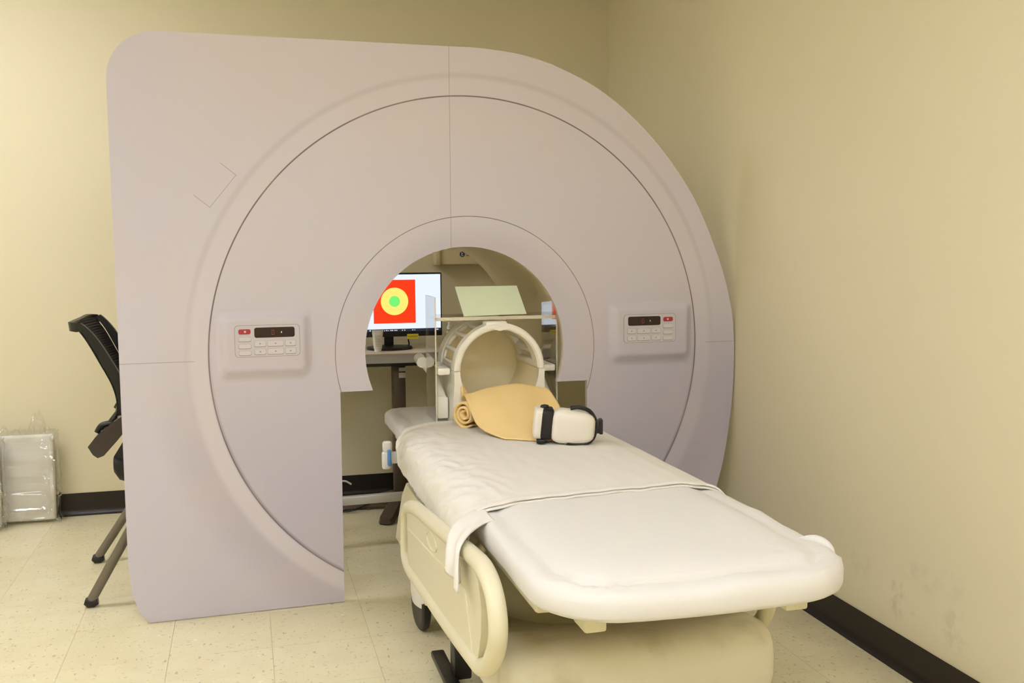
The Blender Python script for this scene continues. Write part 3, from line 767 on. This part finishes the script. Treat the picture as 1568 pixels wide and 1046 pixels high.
b = bm_new(); random.seed(4)
for k in range(26):
    x = sx0+.16+k*.0095+random.random()*.003
    if random.random() < .35: continue
    s_ = .002+random.random()*.002; box(b, (x, -.0214, sz0+.004), (x+s_*1.6, -.0204, sz0+.004+s_*1.5))
box(b, (sx1-.03, -.0214, sz0+.004), (sx1-.012, -.0204, sz0+.008))
link('taskbar_icons', b, scol('screen_icons', (225, 232, 240)), bez, 0)['kind'] = 'stuff'
b = bm_new(); box(b, (.735-.655, -.0226, mz0-.012), (.788-.655, -.0204, mz0+.011)); tp = link('yellow_tape', b, YELLOW, bez, 0)
b = bm_new()
for k in range(7): box(b, (.738-.655+k*.0068, -.0232, mz0-.004), (.738-.655+k*.0068+.0045, -.0225, mz0+.004))
link('tape_print', b, mat('tape_ink', (168, 152, 40), .7), tp, 0)
b = bm_new(); box(b, (-.022, .018, .012), (.022, .03, mz0+.12), .003); link('stand_neck', b, BLACK, mo)
b = bm_new(); lathe(b, [(.106, 0), (.108, .006), (.104, .013), (.06, .016), (.03, .018)], 40); bmesh.ops.scale(b, vec=(1, .82, 1), verts=b.verts[:]); link('stand_base', b, BLACK, mo)
b = bm_new(); tube(b, catmull([(.745-.655, .02, mz0+.03), (.747-.655, .022, mz0-.02), (.752-.655, .03, .02), (.75-.655, .06, .006)], 8), .0035, 8); link('power_cable', b, BLACK, mo)

tb = thing('lotion_tube', 'white cosmetic tube standing on the desk beside the monitor base', 'tube', (.585, 4.53, .757))
b = bm_new(); q = []
for z, a_, c_ in ((.012, .0165, .0165), (.02, .019, .018), (.06, .022, .012), (.085, .0245, .004), (.09, .025, .0025), (.100, .025, .0025)):
    q.append([Vector((a_*cos(2*pi*k/24), c_*sin(2*pi*k/24), z)) for k in range(24)])
rings(b, q); link('body', b, TUBE, tb)
b = bm_new(); lathe(b, [(.015, 0), (.016, .001), (.016, .012), (.014, .0125)], 20); link('cap', b, WHITEP, tb)
b = bm_new()
for k in range(7): box(b, (-.014, -.0180+k*.0012, .028+k*.0075), (.012-.004*(k % 3), -.0174+k*.0012, .0295+k*.0075))
link('print_lines', b, mat('tube_ink', (150, 142, 132), .7), tb, 0)
bt = thing('pump_bottle', 'small clear bottle with white cap standing on the desk behind the acrylic stand', 'bottle', (.925, 4.56, .757))
b = bm_new(); lathe(b, [(.018, 0), (.021, .004), (.021, .075), (.016, .09), (.009, .095)], 24); link('body', b, glassy('bottle_clear', (.9, .88, .86, 1), 1.3, .08), bt)
b = bm_new(); lathe(b, [(.0215, .018), (.0215, .062)], 24); link('label_band', b, mat('bottle_label', (196, 184, 180), .6), bt)
b = bm_new(); lathe(b, [(.010, .092), (.010, .108), (.005, .110), (.005, .125), (.003, .127)], 20); link('cap', b, WHITEP, bt)

# ------------------------------------------------------------------ projector screen case on the back wall
pc = thing('projector_screen_case', 'cream projector screen case with round navy logo on the back wall', 'screen case', (1.30, YB-.001, 1.146))
b = bm_new(); box(b, (-.36, -.075, 0), (.46, 0, .12), .006); link('case', b, CASING, pc)
b = bm_new(); box(b, (-.385, -.085, -.003), (-.36, 0, .125), .004); link('end_cap', b, CASING, pc)
b = bm_new(); box(b, (-.345, -.079, .080), (-.278, -.0745, .112)); link('side_label', b, mat('case_label', (196, 182, 140), .6), pc, 0)
b = bm_new(); lathe(b, [(.0135, 0), (.0135, .0015)], 32); bmesh.ops.rotate(b, cent=(0, 0, 0), matrix=Matrix.Rotation(pi/2, 3, 'X'), verts=b.verts[:]); bmesh.ops.translate(b, verts=b.verts[:], vec=(-.250, -.0755, .050)); lg = link('logo_disc', b, LOGO, pc, 30)
b = bm_new(); prism(b, [(-.254, .042), (-.245, .042), (-.245, .0445), (-.2515, .0445), (-.2515, .050), (-.247, .053), (-.2515, .056), (-.2515, .059), (-.254, .059)], 'y', -.0785, -.0768); link('logo_mark', b, LABELW, lg, 0)
tcu = bpy.data.curves.new('lettering', 'FONT'); tcu.body = 'D'; tcu.size = .030; tcu.extrude = .0006
to = bpy.data.objects.new('t', tcu); C.objects.link(to); dg = bpy.context.evaluated_depsgraph_get()
tm = bpy.data.meshes.new_from_object(to.evaluated_get(dg)); bpy.data.objects.remove(to)
lt = bpy.data.objects.new('lettering', tm); C.objects.link(lt); lt.parent = pc; lt.location = (-.230, -.0762, .041); lt.rotation_euler = (pi/2, 0, 0); tm.materials.clear(); tm.materials.append(PRINTK)

# ------------------------------------------------------------------ mesh-back chair half hidden by the board
ch = thing('mesh_back_chair', 'black mesh-back chair with grey sled legs partly hidden by the scanner board', 'chair', (-.36, 3.866, 0))
coff = Vector((-.36, 3.866, 0))
def chpart(name, b, m, parent=None, smooth=50):
    bmesh.ops.translate(b, verts=b.verts[:], vec=-coff); return link(name, b, m, parent or ch, smooth)
bp = catmull([(-.548, 0, .975), (-.515, 0, .925), (-.476, 0, .845), (-.440, 0, .765), (-.428, 0, .70), (-.438, 0, .655), (-.478, 0, .618)], 8)
def yb_(side, t): return 3.866+side*(.235-.02*t)
for side in (-1, 1):
    b = bm_new(); loops = []
    for i, p in enumerate(bp):
        t = i/(len(bp)-1); tan = (bp[min(i+1, len(bp)-1)]-bp[max(i-1, 0)]).normalized(); nrm = Vector((tan.z, 0, -tan.x))
        if nrm.x > 0: nrm = -nrm
        wd = .016+.018*sin(min(1, t*1.2)*pi)
        y = yb_(side, t)
        loops.append([p+Vector((0, y-.012, 0)), p+Vector((0, y+.012, 0)), p+Vector((0, y+.012, 0))+nrm*wd*-1, p+Vector((0, y-.012, 0))+nrm*wd*-1])
    rings(b, loops); chpart('back_upright', b, BLACK)
b = bm_new(); 
tubep = catmull([(-.548, yb_(-1, 0), .976), (-.572, yb_(-1, 0)+.03, .978), (-.585, 3.75, .972), (-.590, 3.866, .970), (-.585, 3.98, .972), (-.572, yb_(1, 0)-.03, .978), (-.548, yb_(1, 0), .976)], 6)
loops = []
for p in tubep: loops.append([p+Vector((.006, 0, .008)), p+Vector((-.008, 0, .010)), p+Vector((-.004, 0, -.022)), p+Vector((.012, 0, -.020))])
rings(b, loops); chpart('top_rim', b, BLACK)
b = bm_new()
def bmesh_(u, v):
    k = u*(len(bp)-1); i = min(int(k), len(bp)-2); p = bp[i].lerp(bp[i+1], k-i)
    y = 3.866+(v*2-1)*.226; return Vector((p.x-.034*(1-(v*2-1)**2)*(1-u)**.5-.004, y, p.z-.003))
grid(b, 40, 12, bmesh_); solid(chpart('back_mesh', b, MESHB), .004)
b = bm_new(); tube(b, [(-.478, yb_(-1, 1), .618), (-.46, 3.866, .615), (-.478, yb_(1, 1), .618)], .014, 10); chpart('lower_rim', b, BLACK)
for side in (-1, 1):
    yy_ = 3.866+side*.265
    b = bm_new()
    pts = [(-.510, .540), (-.525, .568), (-.500, .600), (-.452, .640), (-.40, .676), (-.10, .690), (-.09, .665), (-.385, .640), (-.43, .585), (-.475, .535), (-.495, .528)]
    prism(b, pts, 'y', yy_-.026, yy_+.026)
    bmesh.ops.bevel(b, geom=[e for e in b.edges if e.calc_face_angle(0) > .9], offset=.006, segments=2, affect='EDGES'); ar = chpart('armrest', b, ARMB)
    b = bm_new(); tube(b, catmull([(-.497, yy_, .612), (-.480, yy_, .636), (-.448, yy_, .640), (-.44, yy_, .622)], 6), .010, 8); chpart('arm_hinge', b, BLACK, ar)
    b = bm_new(); box(b, (-.43, yy_-.006*1, .60), (-.39, yy_+.02, .665), .005); chpart('arm_bracket', b, GREYM, ar)
    b = bm_new(); tube(b, [(-.30, yy_, .43), (-.30, yy_, .67)], .014, 10); chpart('arm_post', b, GREYM, ar)
    # sled legs crossing under the seat
    for fx, tx in (((-.545 if side < 0 else -.590), -.30), (.03, -.22)):
        fy = 3.610 if side < 0 else 4.126
        b = bm_new(); tube(b, [(fx, fy, .018), (tx, yy_, .45)], .0165, 12); lgp = chpart('leg', b, GREYM)
        d = Vector((tx-fx, 0, .432)).normalized()
        b = bm_new(); tube(b, [Vector((fx-.018, fy, .022)), Vector((fx-.008, fy, .019)), Vector((fx+.012, fy, .0185)), Vector((fx+.026, fy, .020))], [.012, .019, .0185, .012], 14); chpart('foot_cap', b, BLACK, lgp)
b = bm_new(); q = []
for x, z0, z1, hw in ((-.452, .475, .500, .17), (-.458, .452, .508, .20), (-.44, .425, .505, .215), (-.40, .412, .492, .22), (-.2, .42, .488, .225), (-.04, .42, .49, .22), (-.01, .435, .48, .20)):
    q.append([Vector((x, 3.866+yy2, zz2)) for yy2, zz2 in rrect(-hw, hw, z0, z1, (z1-z0)*.45, 4)])
rings(b, q); chpart('seat', b, FOAM)

# ------------------------------------------------------------------ wrapped panels leaning on the wall
def wrapped(name, x0, x1, yb, lean, hgt, label, seed):
    t = thing(name, label, 'package', ((x0+x1)/2, yb, .002), (RAD(lean), 0, 0), 'plastic wrapped panels by the wall')
    w_ = (x1-x0)/2; th = .045
    b = bm_new(); box(b, (-w_+.012, -th, .01), (w_-.012, 0, hgt-.02), .012, 3); link('panel', b, PANELGREY, t)
    b = bm_new(); box(b, (-w_+.03, -th-.0015, .055), (w_-.03, -th+.004, hgt-.05), .001); link('panel_face', b, mat('packed_face', (228, 224, 216), .7), t)
    b = bm_new()
    def film(u, v):
        a = u*2*pi; cu, su = cos(a), sin(a); ex = .22
        x = w_*1.02*math.copysign(abs(cu)**ex, cu); y = -th/2+(th/2+.010)*math.copysign(abs(su)**ex, su); z = hgt*v
        k = .5+.9*abs(nz(x*6, z*4, seed))
        n1 = nz(x*15+seed, z*11, y*20)*.012*k + nz(x*40, z*34, seed+y*40)*.007*k + abs(nz(x*9+z*16, z*7-x*9, seed*2))*.022 + abs(nz(x*24-z*20, z*22+x*9, seed*3))*.010
        return Vector((x+n1*(1 if cu > 0 else -1)*.8, min(y-n1*1.1*(1 if su < 0 else 0)-.003, .0), max(.0, z)))
    grid(b, 110, 70, film); link('plastic_wrap', b, FILM, t, 25)
    b = bm_new()
    def topf(u, v):
        x = -w_+2*w_*u; hh = hgt-.025+.055*v*(.5+1.3*abs(nz(u*7, seed)))+(.07*math.exp(-((u-.72)/.10)**2))*v
        return Vector((x, -th*.55+.020*nz(u*9, v*3, seed)+.006*nz(u*30, v*12, seed), hh))
    grid(b, 60, 14, topf); link('wrap_seal', b, FILM, t, 25)
wrapped('wrapped_panel', -1.115, -.842, 4.845, -3, .418, 'grey-white flat panel in clear crinkled plastic leaning on the wall', 3)
wrapped('wrapped_panel', -1.42, -1.05, 4.750, -5, .405, 'plastic wrapped white panel leaning in front of the neighbouring wrapped panel', 8)

# ------------------------------------------------------------------ cables on the floor behind the board
b = bm_new(); tube(b, catmull([(.30, 4.62, .008), (.45, 4.58, .012), (.55, 4.62, .03), (.62, 4.66, .012), (.75, 4.72, .008), (1.0, 4.76, .008)], 10), .005, 8)
tag(link('black_cable', b, BLACK), 'black cable lying on the floor under the desk', 'cable')
b = bm_new(); tube(b, catmull([(.20, 4.80, .007), (.40, 4.835, .007), (.60, 4.80, .007), (.9, 4.84, .007)], 8), .006, 8)
tag(link('power_cord', b, BLACK), 'black power cord running along the black baseboard', 'cord')
b = bm_new(); tube(b, catmull([(.38, 4.872, .008), (.40, 4.87, .05), (.425, 4.868, .082), (.455, 4.868, .086), (.485, 4.87, .068)], 8), .0045, 8)
tag(link('white_cable_end', b, WHITEP), 'short white cable end curling up against the black baseboard', 'cable')
